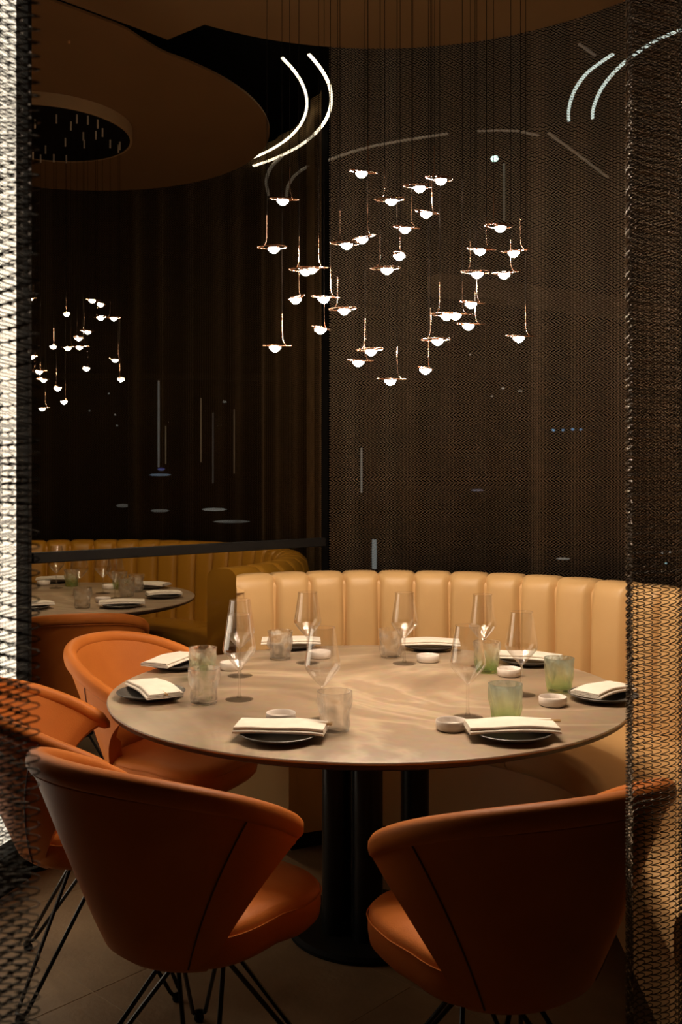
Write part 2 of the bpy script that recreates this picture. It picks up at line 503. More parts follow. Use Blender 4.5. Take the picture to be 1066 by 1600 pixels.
def banquette(path, m, ribs, seat_splits, label, back_o=0.50, top=1.0, seat_z=0.47, skew=0.0):
    root = thing('banquette', (path(path.end/2, 0.3)[0], path(path.end/2, 0.3)[1], 0), 0, label, 'banquette')
    inv = Vector(root.location)
    def fin(mb, name, mat_, par=root, smooth=40):
        mb.v = [(x-inv.x, y-inv.y, z-inv.z) for x, y, z in mb.v]
        return mb.build(name, mat_, par, smooth)
    U = path.end
    mb = MB(); sweep(mb, path, [(0.035, 0.07), (0.035, seat_z-0.13), (back_o+0.14, seat_z-0.13), (back_o+0.14, 0.07)], 0.012, U-0.012, 60); fin(mb, 'base', m)
    mb = MB(); sweep(mb, path, [(0.07, 0.0), (0.07, 0.07), (back_o+0.10, 0.07), (back_o+0.10, 0.0)], 0.03, U-0.03, 50); fin(mb, 'plinth', M['black_matte'])
    mb = MB(); sweep(mb, path, rounded(back_o+0.035, back_o+0.17, 0.07, top-0.025, 0.03), 0.17*skew, U, 80); fin(mb, 'back_frame', m)
    for (s0, s1) in seat_splits:
        mb = MB(); sweep(mb, path, rounded(0.0, back_o+0.05, seat_z-0.13, seat_z, 0.035, 5), s0*U+0.003, s1*U-0.003, max(6, int(50*(s1-s0)))); fin(mb, 'seat_cushion', m)
    for (u0, u1) in ribs:
        prof = [(back_o-0.012, seat_z-0.02), (back_o-0.004, seat_z+0.02), (back_o, seat_z+0.12), (back_o+0.005, seat_z+0.25), (back_o+0.012, top-0.12), (back_o+0.018, top-0.06)]
        cr = 0.05
        for k in range(1, 6):
            an = R(180 - 90*k/5)
            prof.append((back_o+0.018+cr+cr*math.cos(an), top-0.05+0.05*math.sin(an)))
        prof += [(back_o+0.13, top-0.003), (back_o+0.165, top-0.03), (back_o+0.18, top-0.10)]
        nv = len(prof); nu = 11
        nor = []
        for k in range(nv):
            p, q = prof[max(0, k-1)], prof[min(nv-1, k+1)]
            dx, dz = q[0]-p[0], q[1]-p[1]; L = math.hypot(dx, dz); nor.append((-dz/L, dx/L))
        mb = MB()
        def P(i, j):
            w = i/(nu-1)
            e = 1-abs(2*w-1)**3.2
            if i in (0, nu-1): e = 0.0 if (i == 0 and u0 < 0.03 and skew) else -2.0
            h = 0.018*e
            if j > 5: h = 0.018*e*max(0.28, 1-(j-5)*0.2)
            if j in (0,): h *= 0.4
            o, z = prof[j][0]+nor[j][0]*h, prof[j][1]+nor[j][1]*h
            us_ = u0 + (max(0.0, o-back_o)*skew if u0 < 0.03 else 0.0)
            x, y = path(us_+(u1-us_)*w, o)
            return (x, y, z)
        mb.grid(P, nu, nv)
        fin(mb, 'back_channel', m, smooth=75)
    return root, fin

# near booth
pathA = Path(BC, 0.62, R(123), R(-4), 0.95)
# seams seen along the top of the back
seam_px = [372, 430, 484, 538, 592, 647, 702, 758, 813, 868, 925, 983]
def seam_u(px):
    lo, hi = 0.0, pathA.arc
    for _ in range(40):
        mid = (lo+hi)/2
        x, y = pathA(mid, 0.53)
        if 533 + x/y*F_PX < px: lo = mid
        else: hi = mid
    return lo
us = [0.004] + [seam_u(p) for p in seam_px[1:]]
while us[-1] + 0.14 < pathA.arc:
    us.append(us[-1] + 0.135)
us.append(pathA.arc)
k = 0
while us[-1] + 0.15 < pathA.end:
    us.append(us[-1] + 0.15)
us[-1] = pathA.end - 0.004
ribsA = list(zip(us[:-1], us[1:]))
cut = seam_u(905) / pathA.end
bq, fin = banquette(pathA, M['tan'], ribsA, [(0, 0.33), (0.33, cut), (cut, 1.0)], 'tan leather curved bench with vertical channel back around the near table', skew=0.46)
# rounded end panel on the left
mb = MB()
def PE(i, j):
    o = 0.497 + 0.165*i/8; zt = 0.975 - 0.04*(1-min(1, i/3))**2
    x, y = pathA(0.006 + max(0, o-0.5)*0.46 + (0.03 if j >= 2 else 0.0), o)
    return (x, y, 0.03 if j in (0, 3) else zt)
mb.grid(PE, 9, 4); fin(mb, 'end_panel', M['tan'], smooth=50)
mb = MB(); sweep(mb, pathA, rounded(0.02, 0.56, 0.03, 0.44, 0.03), -0.03, 0.02, 2); fin(mb, 'end_panel', M['tan'])

# far booth
pathB = Path(TC2, 0.76, R(128), R(-36), 0.0)
wB = 0.0665*1.74
nB = int(pathB.arc / 0.116)
ribsB = [(pathB.arc*i/nB, pathB.arc*(i+1)/nB) for i in range(nB)]
bq2, fin2 = banquette(pathB, M['mustard'], ribsB, [(0, 0.5), (0.5, 1.0)], 'mustard leather curved bench around the far table on the left', 0.50, 0.985)
mb = MB(); sweep(mb, pathB, rounded(0.50, 0.69, 0.03, 0.99, 0.06, 6), pathB.end-0.01, pathB.end+0.06, 3); fin2(mb, 'end_panel', M['mustard'])

# ------------------------------------------------------------------ chain mesh curtains
PITCH = 0.0116; COLW = 0.018; WIRE = 0.00095

def far_curtain(name, path, u0, u1, z0, z1, m, label, o=0.0, amp=0.02, wl=0.17, seed=1, rad=WIRE):
    """wire zigzags too fine to pick apart, side by side along a wavy line"""
    # sample the wavy plan line
    rs = np.random.RandomState(seed)
    N = 4000
    pts = []
    ph1, ph2 = rs.rand()*6, rs.rand()*6
    L = 0.0; last = None
    for i in range(N+1):
        u = u0 + (u1-u0)*i/N
        x, y = path(u, o)
        if last is not None: L += math.hypot(x-last[0], y-last[1])
        last = (x, y)
        w = amp*(math.sin(2*PI*L/wl+ph1)*0.7 + math.sin(2*PI*L/(wl*2.7)+ph2)*0.8) * (0.6+0.4*math.sin(2*PI*L/0.83))
        pts.append(path(u, o+w))
    pts = np.array(pts)
    seg = np.hypot(*np.diff(pts, axis=0).T); cum = np.concatenate([[0], np.cumsum(seg)])
    ncol = int(cum[-1]/COLW)
    s = (np.arange(ncol)+0.5)*COLW
    cx = np.interp(s, cum, pts[:, 0]); cy = np.interp(s, cum, pts[:, 1])
    tx = np.interp(s+COLW/2, cum, pts[:, 0]) - np.interp(s-COLW/2, cum, pts[:, 0])
    ty = np.interp(s+COLW/2, cum, pts[:, 1]) - np.interp(s-COLW/2, cum, pts[:, 1])
    ln = np.hypot(tx, ty); tx /= ln; ty /= ln
    nz = int((z1-z0)/PITCH*2)
    sgn = np.where(np.arange(nz) % 2 == 0, -1.0, 1.0)
    zz = z0 + np.arange(nz)*PITCH/2
    A = COLW*0.56
    # three-sided tube: offsets in (normal, z) with z offset along wire's across direction
    vs = np.empty((ncol, nz, 3, 3), np.float32)
    nx, ny = -ty, tx
    for k in range(3):
        an = 2*PI*k/3 + 0.5
        dn, dz = rad*math.cos(an), rad*1.25*math.sin(an)
        depth = 0.002*sgn
        vs[:, :, k, 0] = cx[:, None] + tx[:, None]*A*sgn[None] + nx[:, None]*(dn+depth[None])
        vs[:, :, k, 1] = cy[:, None] + ty[:, None]*A*sgn[None] + ny[:, None]*(dn+depth[None])
        vs[:, :, k, 2] = zz[None] + dz
    # every other column runs half a turn later
    nv = ncol*nz*3
    idx = np.arange(nv, dtype=np.int32).reshape(ncol, nz, 3)
    q = []
    for k in range(3):
        k2 = (k+1) % 3
        q.append(np.stack([idx[:, :-1, k], idx[:, :-1, k2], idx[:, 1:, k2], idx[:, 1:, k]], -1).reshape(-1, 4))
    q = np.concatenate(q)
    me = bpy.data.meshes.new(name)
    me.vertices.add(nv); me.vertices.foreach_set('co', vs.reshape(-1))
    me.loops.add(q.size); me.loops.foreach_set('vertex_index', q.reshape(-1).astype(np.int32))
    me.polygons.add(len(q)); me.polygons.foreach_set('loop_start', np.arange(0, q.size, 4, dtype=np.int32))
    me.polygons.foreach_set('use_smooth', np.ones(len(q), bool))
    me.update(calc_edges=True)
    me.materials.append(m)
    o_ = put(name, me)
    return tag(o_, label, 'curtain', kind='stuff')

far_curtain('metal_mesh_curtain', pathA, R(123-99.5), pathA.arc+0.55, 0.62, CEIL+0.065, M['mesh'],
            'bronze chain mesh curtain hanging behind the tan bench', o=0.74, amp=0.022, wl=0.19, seed=3)
pathC = Path(TC2, 0.0, R(118), R(4))
far_curtain('metal_mesh_curtain', pathC, 0, pathC.arc, 0.8, 3.62, M['mesh_far'],
            'dim brown chain mesh curtain hanging behind the mustard bench', o=1.50, amp=0.03, wl=0.21, seed=5)

def coil_mesh(name, z0, z1, m, pts_turn=8, rad=0.00105, A=0.0103):
    mb = MB()
    nt_ = int((z1-z0)/PITCH)
    pts = []
    for i in range(nt_*pts_turn+1):
        ph = 2*PI*i/pts_turn
        c_ = math.cos(ph); pts.append((A*math.copysign(abs(c_)**0.7, c_) if abs(c_) > 1e-6 else 0.0, 0.0032*math.sin(ph), z0+PITCH*i/pts_turn))
    mb.tube(pts, rad, 4)
    return mb.mesh(name, m, 0)

def near_curtain(cols, me, label):
    root = thing('metal_mesh_curtain', (cols[0][0], cols[0][1], 0), 0, label, 'curtain')
    for (x, y, a) in cols:
        o = put('wire_coil', me, root)
        o.location = (x-cols[0][0], y-cols[0][1], 0); o.rotation_euler = (0, 0, a)
    mb = MB()
    pts = [(x-cols[0][0], y-cols[0][1], 2.72) for x, y, a in cols]
    mb.tube(pts, 0.006, 6); mb.build('top_rod', M['black_metal'], root)
    return root

coil = coil_mesh('wire_coil', 0.04, 2.72, M['mesh_unlit'])
# right: edge-on at first, then opening out
cols = []; x, y = at_d(985, 800, 1.60).x, 1.60
ang = [84, 76, 70, 66, 74, 66, 54, 40, 28, 20, 16, 24, 40, 58, 66, 50, 30]
for a in ang:
    cols.append((x, y, R(a)))
    x += COLW*math.cos(R(a)); y += COLW*math.sin(R(a))
near_curtain(cols, coil, 'bronze chain mesh curtain edge hanging on the right near the camera')
cols = []
for px, d, a in ((43, 0.850, 12), (29, 0.864, 40), (17, 0.877, 35), (3, 0.888, 30), (-14, 0.90, 20), (-36, 0.905, 10), (-60, 0.90, 0), (-90, 0.895, -10)):
    p = at_d(px, 800, d); cols.append((p.x, p.y, R(a)))
coil_l = coil_mesh('wire_coil', 0.04, 2.72, M['mesh_backlit'], 8, 0.0008)
near_curtain(cols, coil_l, 'dark chain mesh curtain edge hanging on the left near the camera')

# ------------------------------------------------------------------ lit panel, partition rail
# a lit side wall that runs towards the camera, seen at a slant
pe = at_d(37, 800, 3.45); pdir = math.atan2(-0.97, -0.26)
root = thing('light_wall', (pe.x, pe.y, 0), pdir, 'bright white backlit wall panel behind chain mesh at the left edge', 'light panel')
PL = 0.95
mb = MB(); mb.box(0, PL, -0.05, -0.03, 0.14, 3.36); mb.build('panel', M['panel'], root, 0)
mb = bevel_box(-0.022, 0.0, -0.07, 0.02, 0.0, 3.36, 0.003, 1); mb.build('frame', M['black_matte'], root)
mb = MB(); mb.box(0.0, PL, -0.06, 0.03, 0.0, 0.13); mb.build('plinth', M['black_matte'], root, 0)
mb = MB(); mb.box(0.0, PL, -0.075, -0.055, 0.0, 3.36); mb.build('back_board', M['black_matte'], root, 0)
coil_p = coil_mesh('wire_coil', 0.13, 3.35, M['mesh_backlit'], 6, 0.00065)
for k in range(int(PL/COLW)):
    o = put('wire_coil', coil_p, root); o.location = (0.008+k*COLW, 0.004+0.006*math.sin(k*0.8), 0); o.rotation_euler = (0, 0, R(14*math.cos(k*0.8)))

ra = Vector((pe.x+0.01, 3.50, 0)); rb = Vector((at_d(505, 850, 4.40).x, 4.40, 0))
t = (rb-ra); Lr = t.length; rz = math.atan2(t.y, t.x)
root = thing('partition', (ra.x, ra.y, 0), rz, 'low glass partition with black top rail between the two tables', 'partition')
bevel_box(0, Lr, -0.02, 0.02, 1.105, 1.143, 0.003, 1).build('top_rail', M['black_matte'], root)
bevel_box(0, Lr, -0.03, 0.03, 0.0, 0.05, 0.003, 1).build('bottom_rail', M['black_matte'], root)
mb = MB(); mb.box(0.0, Lr, -0.004, 0.004, 0.05, 1.105); mb.build('pane', M['partition_glass'], root, 0)

# ------------------------------------------------------------------ light strips
def strip(pts, w, h, m, label, group=None):
    c0 = Vector(pts[0])
    mb = MB(); n = len(pts)
    for i, p in enumerate(pts):
        p = Vector(p)
        t = (Vector(pts[min(i+1, n-1)]) - Vector(pts[max(i-1, 0)])).normalized()
        s = Vector((t.y, -t.x, 0)).normalized()*w/2
        for q in (p-s, p+s): mb.v.append(tuple(q-c0)); mb.v.append(tuple(q-c0+Vector((0, 0, h))))
    for i in range(n-1):
        a, b = 4*i, 4*i+4
        mb.f += [(a, b, b+2, a+2), (a+1, a+3, b+3, b+1), (a, a+1, b+1, b), (a+2, b+2, b+3, a+3)]
    mb.f += [(0, 2, 3, 1), (4*n-4, 4*n-3, 4*n-1, 4*n-2)]
    o = mb.build('light_or_reflection_strip', m); o.location = c0
    return tag(o, label, 'light strip', group)

def ring_pts(c, r, a0, a1, z, n=40, dr=0.0):
    return [(c.x+(r+dr*k/n)*math.cos(R(a0+(a1-a0)*k/n)), c.y+(r+dr*k/n)*math.sin(R(a0+(a1-a0)*k/n)), z) for k in range(n+1)]
ZS = 3.51
strip(ring_pts(TC2, 1.43, -22, 46, ZS), 0.013, 0.008, M['strip'], 'glowing inner ceiling arc beside the far round ceiling disc')
strip(ring_pts(TC2, 1.57, -21.5, -8.5, ZS), 0.015, 0.008, M['strip'], 'short glowing topmost piece of the outer ceiling arc')
strip(ring_pts(TC2, 1.57, -7.5, 48, ZS, dr=-0.03), 0.016, 0.008, M['strip'], 'long glowing outer ceiling arc beside the far ceiling disc')
def px_strip(pxs, w, m, label, h=0.008):  # dim and faint ones are added strips standing in for window reflections
    pts = [at(x, y, ZS-0.05) for x, y in pxs]
    # smooth
    out = []
    for i in range(len(pts)-1):
        p0, p1_, p2_, p3_ = pts[max(i-1, 0)], pts[i], pts[i+1], pts[min(i+2, len(pts)-1)]
        for k in range(6):
            t = k/6
            out.append(0.5*((2*p1_)+(-p0+p2_)*t+(2*p0-5*p1_+4*p2_-p3_)*t*t+(-p0+3*p1_-3*p2_+p3_)*t**3))
    out.append(pts[-1])
    strip([tuple(p) for p in out], w, h, m, label, 'light lines and window reflections beyond the curtains')
px_strip([(889,190),(889,172),(897,145),(915,118),(940,98),(958,86)], 0.016, M['strip_cool'], 'pale curved light line, left one of the two at upper right')
px_strip([(926,186),(928,168),(940,140),(962,112),(990,88),(1030,62),(1075,45)], 0.016, M['strip_cool'], 'pale curved light line, right one of the two at upper right')
px_strip([(440,246),(424,262),(416,284),(420,306)], 0.02, M['reflection_dim'], 'dim curved window reflection behind the leftmost pendants of the near cluster')
px_strip([(482,260),(462,274),(450,292),(448,308)], 0.02, M['reflection_dim'], 'second dim curved window reflection behind the leftmost near pendants')
px_strip([(512,252),(545,240),(585,229),(640,219),(700,210)], 0.02, M['reflection_dim'], 'dim rising window reflection above the near pendant cluster')
px_strip([(745,206),(780,205),(812,206)], 0.012, M['reflection_faint'], 'faint short level window reflection above the near pendants')
px_strip([(815,207),(842,213)], 0.02, M['reflection_dim'], 'small bright dash of reflected light at the end of a faint line')
px_strip([(857,209),(900,240),(950,278)], 0.015, M['reflection_dim'], 'thin reflected line slanting down to the right behind the curtain')
px_strip([(905,70),(918,79),(930,88)], 0.012, M['reflection_faint'], 'faint slanting reflected dash above the two pale arcs')

# ------------------------------------------------------------------ pendant lamps
def pendant_parts():
    # local origin at lens; the ring lies in the xy plane
    rod = []
    for k in range(5): rod.append((0.022, 0.0, 0.105-0.016*k))
    for k in range(1, 7):
        an = R(90*k/6)
        rod.append((0.022+0.016*(1-math.cos(an)), 0.0, 0.041-0.036*math.sin(an)))
    rod += [(0.051, 0.0, 0.005)]
    ring = []
    for k in range(28):
        an = 2*PI*k/28
        x = 0.006+0.047*math.cos(an); y = 0.0165*math.sin(an)*(1.0-0.25*math.cos(an))
        ring.append((x, y, 0.004+0.002*math.sin(an)))
    mb = MB(); mb.tube(rod, 0.0013, 6); rod_me = mb.mesh('rod', M['copper'])
    mb = MB(); mb.tube(ring, 0.0018, 6, closed=True); ring_me = mb.mesh('ring', M['copper'])
    def lens_mesh(m):
        mb = MB()
        mb.lathe([(0.0190, 0.0), (0.0182, -0.0035), (0.0150, -0.008), (0.0100, -0.0125), (0.005, -0.0155), (0.0, -0.0170)], 16)
        return mb.mesh('lens', m, 60)
    mb = MB(); mb.lathe([(0.0198, -0.001), (0.0198, 0.0025), (0.011, 0.006), (0.0, 0.0068)], 20); cap_me = mb.mesh('cap', M['copper'])
    mb = MB(); mb.tube([(0, 0, 0), (0, 0, 0.046)], 0.0048, 8); grip_me = mb.mesh('cord_grip', M['grip'])
    return rod_me, ring_me, lens_mesh(M['lens']), lens_mesh(M['lens_far']), cap_me, grip_me
ROD, RING, LENS, LENS_F, CAP, GRIP = pendant_parts()

def pendant(p, rz, ztop, lens_me, label, group, sc=1.0):
    root = thing('pendant_lamp', p, rz, label, 'pendant lamp', group)
    for nm, me in (('rod', ROD), ('ring', RING), ('lens', lens_me), ('cap', CAP)):
        o = put(nm, me, root); o.scale = (sc, sc, sc)
    mb = MB(); h = ztop - p[2]; x0 = 0.022*sc
    mb.tube([(x0, 0, 0.10*sc), (x0, 0, h)], 0.0009, 4)
    mb.build('wire', M['cord'], root)
    g = put('cord_grip', GRIP, root); g.location = (x0, 0, h-0.0465)
    return root

NEAR = [(442,316),(428,391),(478,426),(487,423),(462,470),(501,517),(430,545),(506,469),(538,487),(565,273),(612,316),(656,296),
        (689,284),(666,336),(633,360),(542,385),(566,376),(624,402),(605,424),(782,358),(750,394),(803,397),(746,430),
        (788,431),(736,477),(698,496),(712,495),(732,511),(684,535),(811,530),(665,580),(610,597),(560,568),(580,551)]
# which way the loop points (degrees, 0 = to the right), read from the photograph
NROT = [10, 175, 185, 5, 300, 60, 8, 20, 160, 20, 170, 185, 200, 30, 15, 185, 320, 80, 170, 190, 10, 330, 185, 330, 25, 180, 10, 8, 165, 5, 60, 10, 20, 150]
order = sorted(range(len(NEAR)), key=lambda i: NEAR[i])
rank = {i: k for k, i in enumerate(order)}
for i, (px, py) in enumerate(NEAR):
    # spread over a round cluster above the table
    X0 = (px-533)/F_PX*3.06 - 0.17
    half = math.sqrt(max(0.02, 0.46**2 - X0*X0)) * 0.85
    d = 3.06 + half*math.sin(i*2.399)
    p = at_d(px, py-3, d)
    pendant(p, R(NROT[i]), CEIL, LENS, 'glowing pendant lamp, %s from the left above the near table' % ORD[rank[i]], 'pendant lamps above the near table', d/3.06)
FAR = [(46,469),(144,471),(157,477),(104,492),(157,498),(178,499),(137,520),(123,530),(83,543),(106,545),(124,544),(180,564),
       (135,577),(189,594),(49,559),(61,582),(68,595),(90,608),(100,629),(66,640)]
order = sorted(range(len(FAR)), key=lambda i: FAR[i]); rank = {i: k for k, i in enumerate(order)}
for i, (px, py) in enumerate(FAR):
    X0 = (px-533)/F_PX*5.4 - TC2.x
    half = math.sqrt(max(0.02, 0.43**2 - X0*X0)) * 0.85
    d = 5.37 + half*0.95*math.sin(i*2.399+1)
    p = at_d(px, py-2, d)
    pendant(p, R(37*i % 360), CEIL-CAN+0.004, LENS_F, 'warm glowing pendant lamp, %s from the left above the far table' % ORD[rank[i]], 'pendant lamps above the far table', 0.95)

# ------------------------------------------------------------------ tables
TZ = 0.75
def round_table(c, Rr, label):
    root = thing('round_table', (c.x, c.y, 0), 0, label, 'table')
    mb = MB(); mb.lathe([(0.0, TZ-0.008), (Rr-0.003, TZ-0.008), (Rr-0.0005, TZ-0.006), (Rr, TZ-0.0035), (Rr-0.002, TZ-0.0008), (Rr-0.004, TZ), (0.0, TZ)], 128, cap=False)
    mb.build('tabletop', M['stone'], root, 30)
    mb = MB(); mb.lathe([(0.0, TZ-0.034), (Rr-0.05, TZ-0.034), (Rr-0.006, TZ-0.018), (Rr-0.003, TZ-0.0085), (0.0, TZ-0.0085)], 96, cap=False)
    mb.build('under_edge', M['table_edge'], root, 30)
    for (x, y) in ((-0.098, -0.06), (-0.004, -0.11), (0.155, 0.10), (-0.02, 0.12)):
        mb = MB(); mb.lathe([(0.046, 0.02), (0.046, TZ-0.035)], 24, (x, y, 0)); mb.build('column', M['black_metal'], root)
    mb = MB(); mb.lathe([(0.0, 0.0), (0.25, 0.0), (0.25, 0.010), (0.24, 0.02), (0.0, 0.02)], 48, cap=False); mb.build('base_plate', M['black_matte'], root, 30)
    return root
round_table(TC, 0.80, 'large round stone-topped table set for eight in the foreground')
round_table(TC2, 0.80, 'round stone-topped table in the far booth on the left')

# ------------------------------------------------------------------ tub chairs
def make_chair():
    root = thing('tub_chair')
    ZB = 0.385
    def plan(phi, t, inset=0.0):
        a = 0.205 + 0.100*max(t, 0)**0.9 - inset
        b = 0.205 + 0.100*max(t, 0)**0.9 - inset
        s_, c_ = math.sin(phi), math.cos(phi)
        x = a*math.copysign(abs(s_)**0.97, s_); y = -b*math.copysign(abs(c_)**0.97, c_)
        return x, y - 0.015 - 0.075*max(t, 0)
    def ztop(phi):
        d = abs(math.degrees(phi))
        return 0.824 - 0.178*(d/114)**2.2
    def fmax(t): return R(52 + 62*max(t, 0)**0.95)
    NU, NT = 33, 12
    def zz(phi, t): return ZB + t*(ztop(phi)-ZB)
    th = 0.034
    mb = MB()
    def outer(i, j):
        if j < 2:
            phi = (2*i/(NU-1)-1)*fmax(0)
            x, y = plan(phi, 0, 0.075 if j == 0 else 0.022)
            return (x, y, ZB - (0.034 if j == 0 else 0.018))
        t = (j-2)/(NT-1)*0.97; phi = (2*i/(NU-1)-1)*fmax(t)
        x, y = plan(phi, t); return (x, y, zz(phi, t))
    def inner(i, j):
        t = 0.97-(j)/(NT-1)*0.80; phi = (2*i/(NU-1)-1)*(fmax(t)-0.03)
        x, y = plan(phi, t, th + (0.02 if t < 0.4 else 0)); return (x, y, zz(phi, t))
    rows = NT + 2 + NT
    def P(i, j): return outer(i, j) if j < NT+2 else inner(i, j-NT-2)
    base = mb.grid(P, NU, rows)
    # close the two front edges of the shell
    for i, fl in ((0, False), (NU-1, True)):
        for k in range(NT-1):
            jo = NT+1-k; ji = NT+2+k
            q = (base+jo*NU+i, base+(jo-1)*NU+i, base+(ji+1)*NU+i, base+ji*NU+i)
            mb.f.append(q if not fl else q[::-1])
    mb.build('shell', M['cognac'], root, 55)
    # padded roll along the top of the back and arms
    mb = MB(); n = 44; m = 12
    pts = []; rr = []
    fm = fmax(1)
    for i in range(n+1):
        phi = (2*i/n-1)*fm
        x, y = plan(phi, 1.0, th/2); pts.append(Vector((x, y, ztop(phi)-0.004)))
    cen = pts
    base = 0
    for i, p in enumerate(cen):
        t = (cen[min(i+1, n)]-cen[max(i-1, 0)]).normalized()
        s_ = t.cross(Vector((0, 0, 1))).normalized(); w = s_.cross(t)
        e = min(i, n-i)/n*2
        tap = min(1.0, 0.55+0.45*math.sqrt(min(1, e/0.06)))
        for k in range(m):
            an = 2*PI*k/m
            cx, cz = math.cos(an), math.sin(an)
            sq = 0.80
            ux = math.copysign(abs(cx)**sq, cx)*0.0225*tap; uz = math.copysign(abs(cz)**sq, cz)*0.024*tap
            mb.v.append(tuple(p + s_*ux + w*uz))
    for i in range(n):
        for k in range(m):
            k2 = (k+1) % m
            mb.f.append((i*m+k, i*m+k2, (i+1)*m+k2, (i+1)*m+k))
    for i, sg in ((0, -1), (n, 1)):
        t = (cen[min(i+1, n)]-cen[max(i-1, 0)]).normalized()*sg
        c_ = len(mb.v); mb.v.append(tuple(cen[i]+t*0.012))
        for k in range(m):
            k2 = (k+1) % m
            mb.f.append((i*m+k2, i*m+k, c_) if sg < 0 else (i*m+k, i*m+k2, c_))
    roll = mb.build('arm_roll', M['cognac'], root, 60)
    # stitched seam under the roll
    mb = MB(); pp = []
    for i in range(n+1):
        phi = (2*i/n-1)*fmax(0.90)
        x, y = plan(phi, 0.95, -0.0015); pp.append((x, y, zz(phi, 0.935)))
    mb.tube(pp, 0.0022, 5); mb.build('piping', M['cognac'], roll)
    # vertical seams on the outside
    for sg in (-1, 1):
        pp = []
        for k in range(13):
            t = 0.93*(1-k/12); phi = sg*(R(40)+R(38)*t)
            x, y = plan(phi, t, -0.0008); pp.append((x, y, zz(phi, t)))
        mb = MB(); mb.tube(pp, 0.0021, 5); mb.build('seam', M['cognac_dark'], root)
    # seat cushion
    mb = MB(); prof = [(0.80, 0.375), (0.93, 0.378), (0.985, 0.392), (1.0, 0.415), (1.0, 0.44), (0.985, 0.458), (0.94, 0.469), (0.80, 0.476), (0.5, 0.480), (0.0, 0.482)]
    nn = 48
    for k_, (s_, z_) in enumerate(prof):
        for i in range(nn):
            an = 2*PI*i/nn
            c_, d_ = math.cos(an), math.sin(an)
            x = 0.215*math.copysign(abs(c_)**0.62, c_); y = 0.225*math.copysign(abs(d_)**0.62, d_)
            if y > 0: x *= 1.06
            mb.v.append((x*s_, y*s_+0.035, z_ - (0.012*max(0, y)/0.235)))
    for k_ in range(len(prof)-1):
        for i in range(nn):
            i2 = (i+1) % nn
            mb.f.append((k_*nn+i, k_*nn+i2, (k_+1)*nn+i2, (k_+1)*nn+i))
    mb.f.append(tuple(reversed(range(nn))))
    seat = mb.build('seat', M['cognac'], root, 60)
    mb = MB(); pp = []
    for i in range(nn):
        an = 2*PI*i/nn; c_, d_ = math.cos(an), math.sin(an)
        x = 0.2165*math.copysign(abs(c_)**0.62, c_); y = 0.2265*math.copysign(abs(d_)**0.62, d_)
        if y > 0: x *= 1.06
        pp.append((x, y+0.035, 0.448-(0.012*max(0, y)/0.235)))
    mb.tube(pp, 0.0016, 4, closed=True); mb.build('piping', M['cognac'], seat)
    # wire base
    mb = MB(); mb.lathe([(0.09, 0.352), (0.09, 0.366), (0.03, 0.370)], 24); mb.lathe([(0.028, 0.30), (0.028, 0.352)], 16); mb.build('hub', M['black_metal'], root)
    for k in range(4):
        a = R(45+90*k)
        ux = Vector((math.cos(a), math.sin(a), 0)); vx = Vector((-math.sin(a), math.cos(a), 0))
        pp = [ux*0.03+vx*0.055+Vector((0, 0, 0.355)), ux*0.275+vx*0.016+Vector((0, 0, 0.028))]
        for q in range(1, 6):
            an = R(90-36*q+0)
            pp.append(ux*(0.275+0.016*math.cos(R(90-180*q/6)))+vx*(0.016*math.sin(R(90-180*q/6)))+Vector((0, 0, 0.022)))
        pp += [ux*0.275-vx*0.016+Vector((0, 0, 0.028)), ux*0.03-vx*0.055+Vector((0, 0, 0.355))]
        mb = MB(); mb.tube(pp, 0.0055, 8); leg = mb.build('leg', M['black_metal'], root)
        mb = MB(); mb.lathe([(0.0, 0.0), (0.010, 0.0), (0.013, 0.006), (0.012, 0.014), (0.006, 0.020), (0.0, 0.021)], 14, tuple(ux*0.285), cap=False); mb.build('foot', M['black_matte'], leg)
    return root

chair = make_chair()
CH = [(-0.325, 2.25, 36, 'cognac leather tub chair in front left, seen from behind'),
      (0.325, 2.09, -25, 'cognac leather tub chair in front right, seen from behind'),
      (-0.69, 2.77, 75, 'cognac leather tub chair left of the near table, partly behind mesh'),
      (-0.575, 3.40, 115, 'cognac leather tub chair beyond the left edge of the near table'),
      (-1.20, 4.46, -15, 'cognac leather tub chair at the far table, seen from behind')]
for i, (x, y, a, lb) in enumerate(CH):
    o = chair if i == 0 else copy_tree(chair)
    o.location = (x, y, 0); o.rotation_euler = (0, 0, R(-a))
    tag(o, lb, 'chair', 'cognac tub chairs')

# ------------------------------------------------------------------ tableware
def wine_meshes():
    H = 0.254
    out = [(0.0045, 0.092), (0.008, 0.096), (0.020, 0.108), (0.036, 0.126), (0.0465, 0.140), (0.0495, 0.148), (0.0495, 0.154), (0.0475, 0.168), (0.043, 0.195), (0.0385, 0.225), (0.0342, H)]
    mb = MB(); mb.lathe([(0.0, 0.0905)] + out, 64, cap=False)
    bowl = mb.mesh('bowl', M['wine'], 80)
    mb = MB(); mb.lathe([(0.0092, 0.006), (0.0055, 0.014), (0.0040, 0.030), (0.0036, 0.060), (0.0040, 0.084), (0.0044, 0.0902), (0.0, 0.0903)], 16)
    stem = mb.mesh('stem', M['stem'], 80, True)
    mb = MB(); mb.lathe([(0.0, 0.0), (0.040, 0.0), (0.0425, 0.0012), (0.040, 0.0028), (0.022, 0.0042), (0.0092, 0.0058), (0.0, 0.0059)], 40, cap=False)
    foot = mb.mesh('base', M['stem'], 50, True)
    mb = MB(); mb.tube([(0.0342*math.cos(2*PI*k/48), 0.0342*math.sin(2*PI*k/48), H) for k in range(48)], 0.0007, 5, closed=True)
    rim = mb.mesh('rim', M['stem'], 80)
    return (('bowl', bowl), ('stem', stem), ('base', foot), ('rim', rim))
WINE = wine_meshes()
def wine(p, label, group):
    root = thing('wine_glass', p, random.random()*6, label, 'wine glass', group)
    for nm, me in WINE: put(nm, me, root)

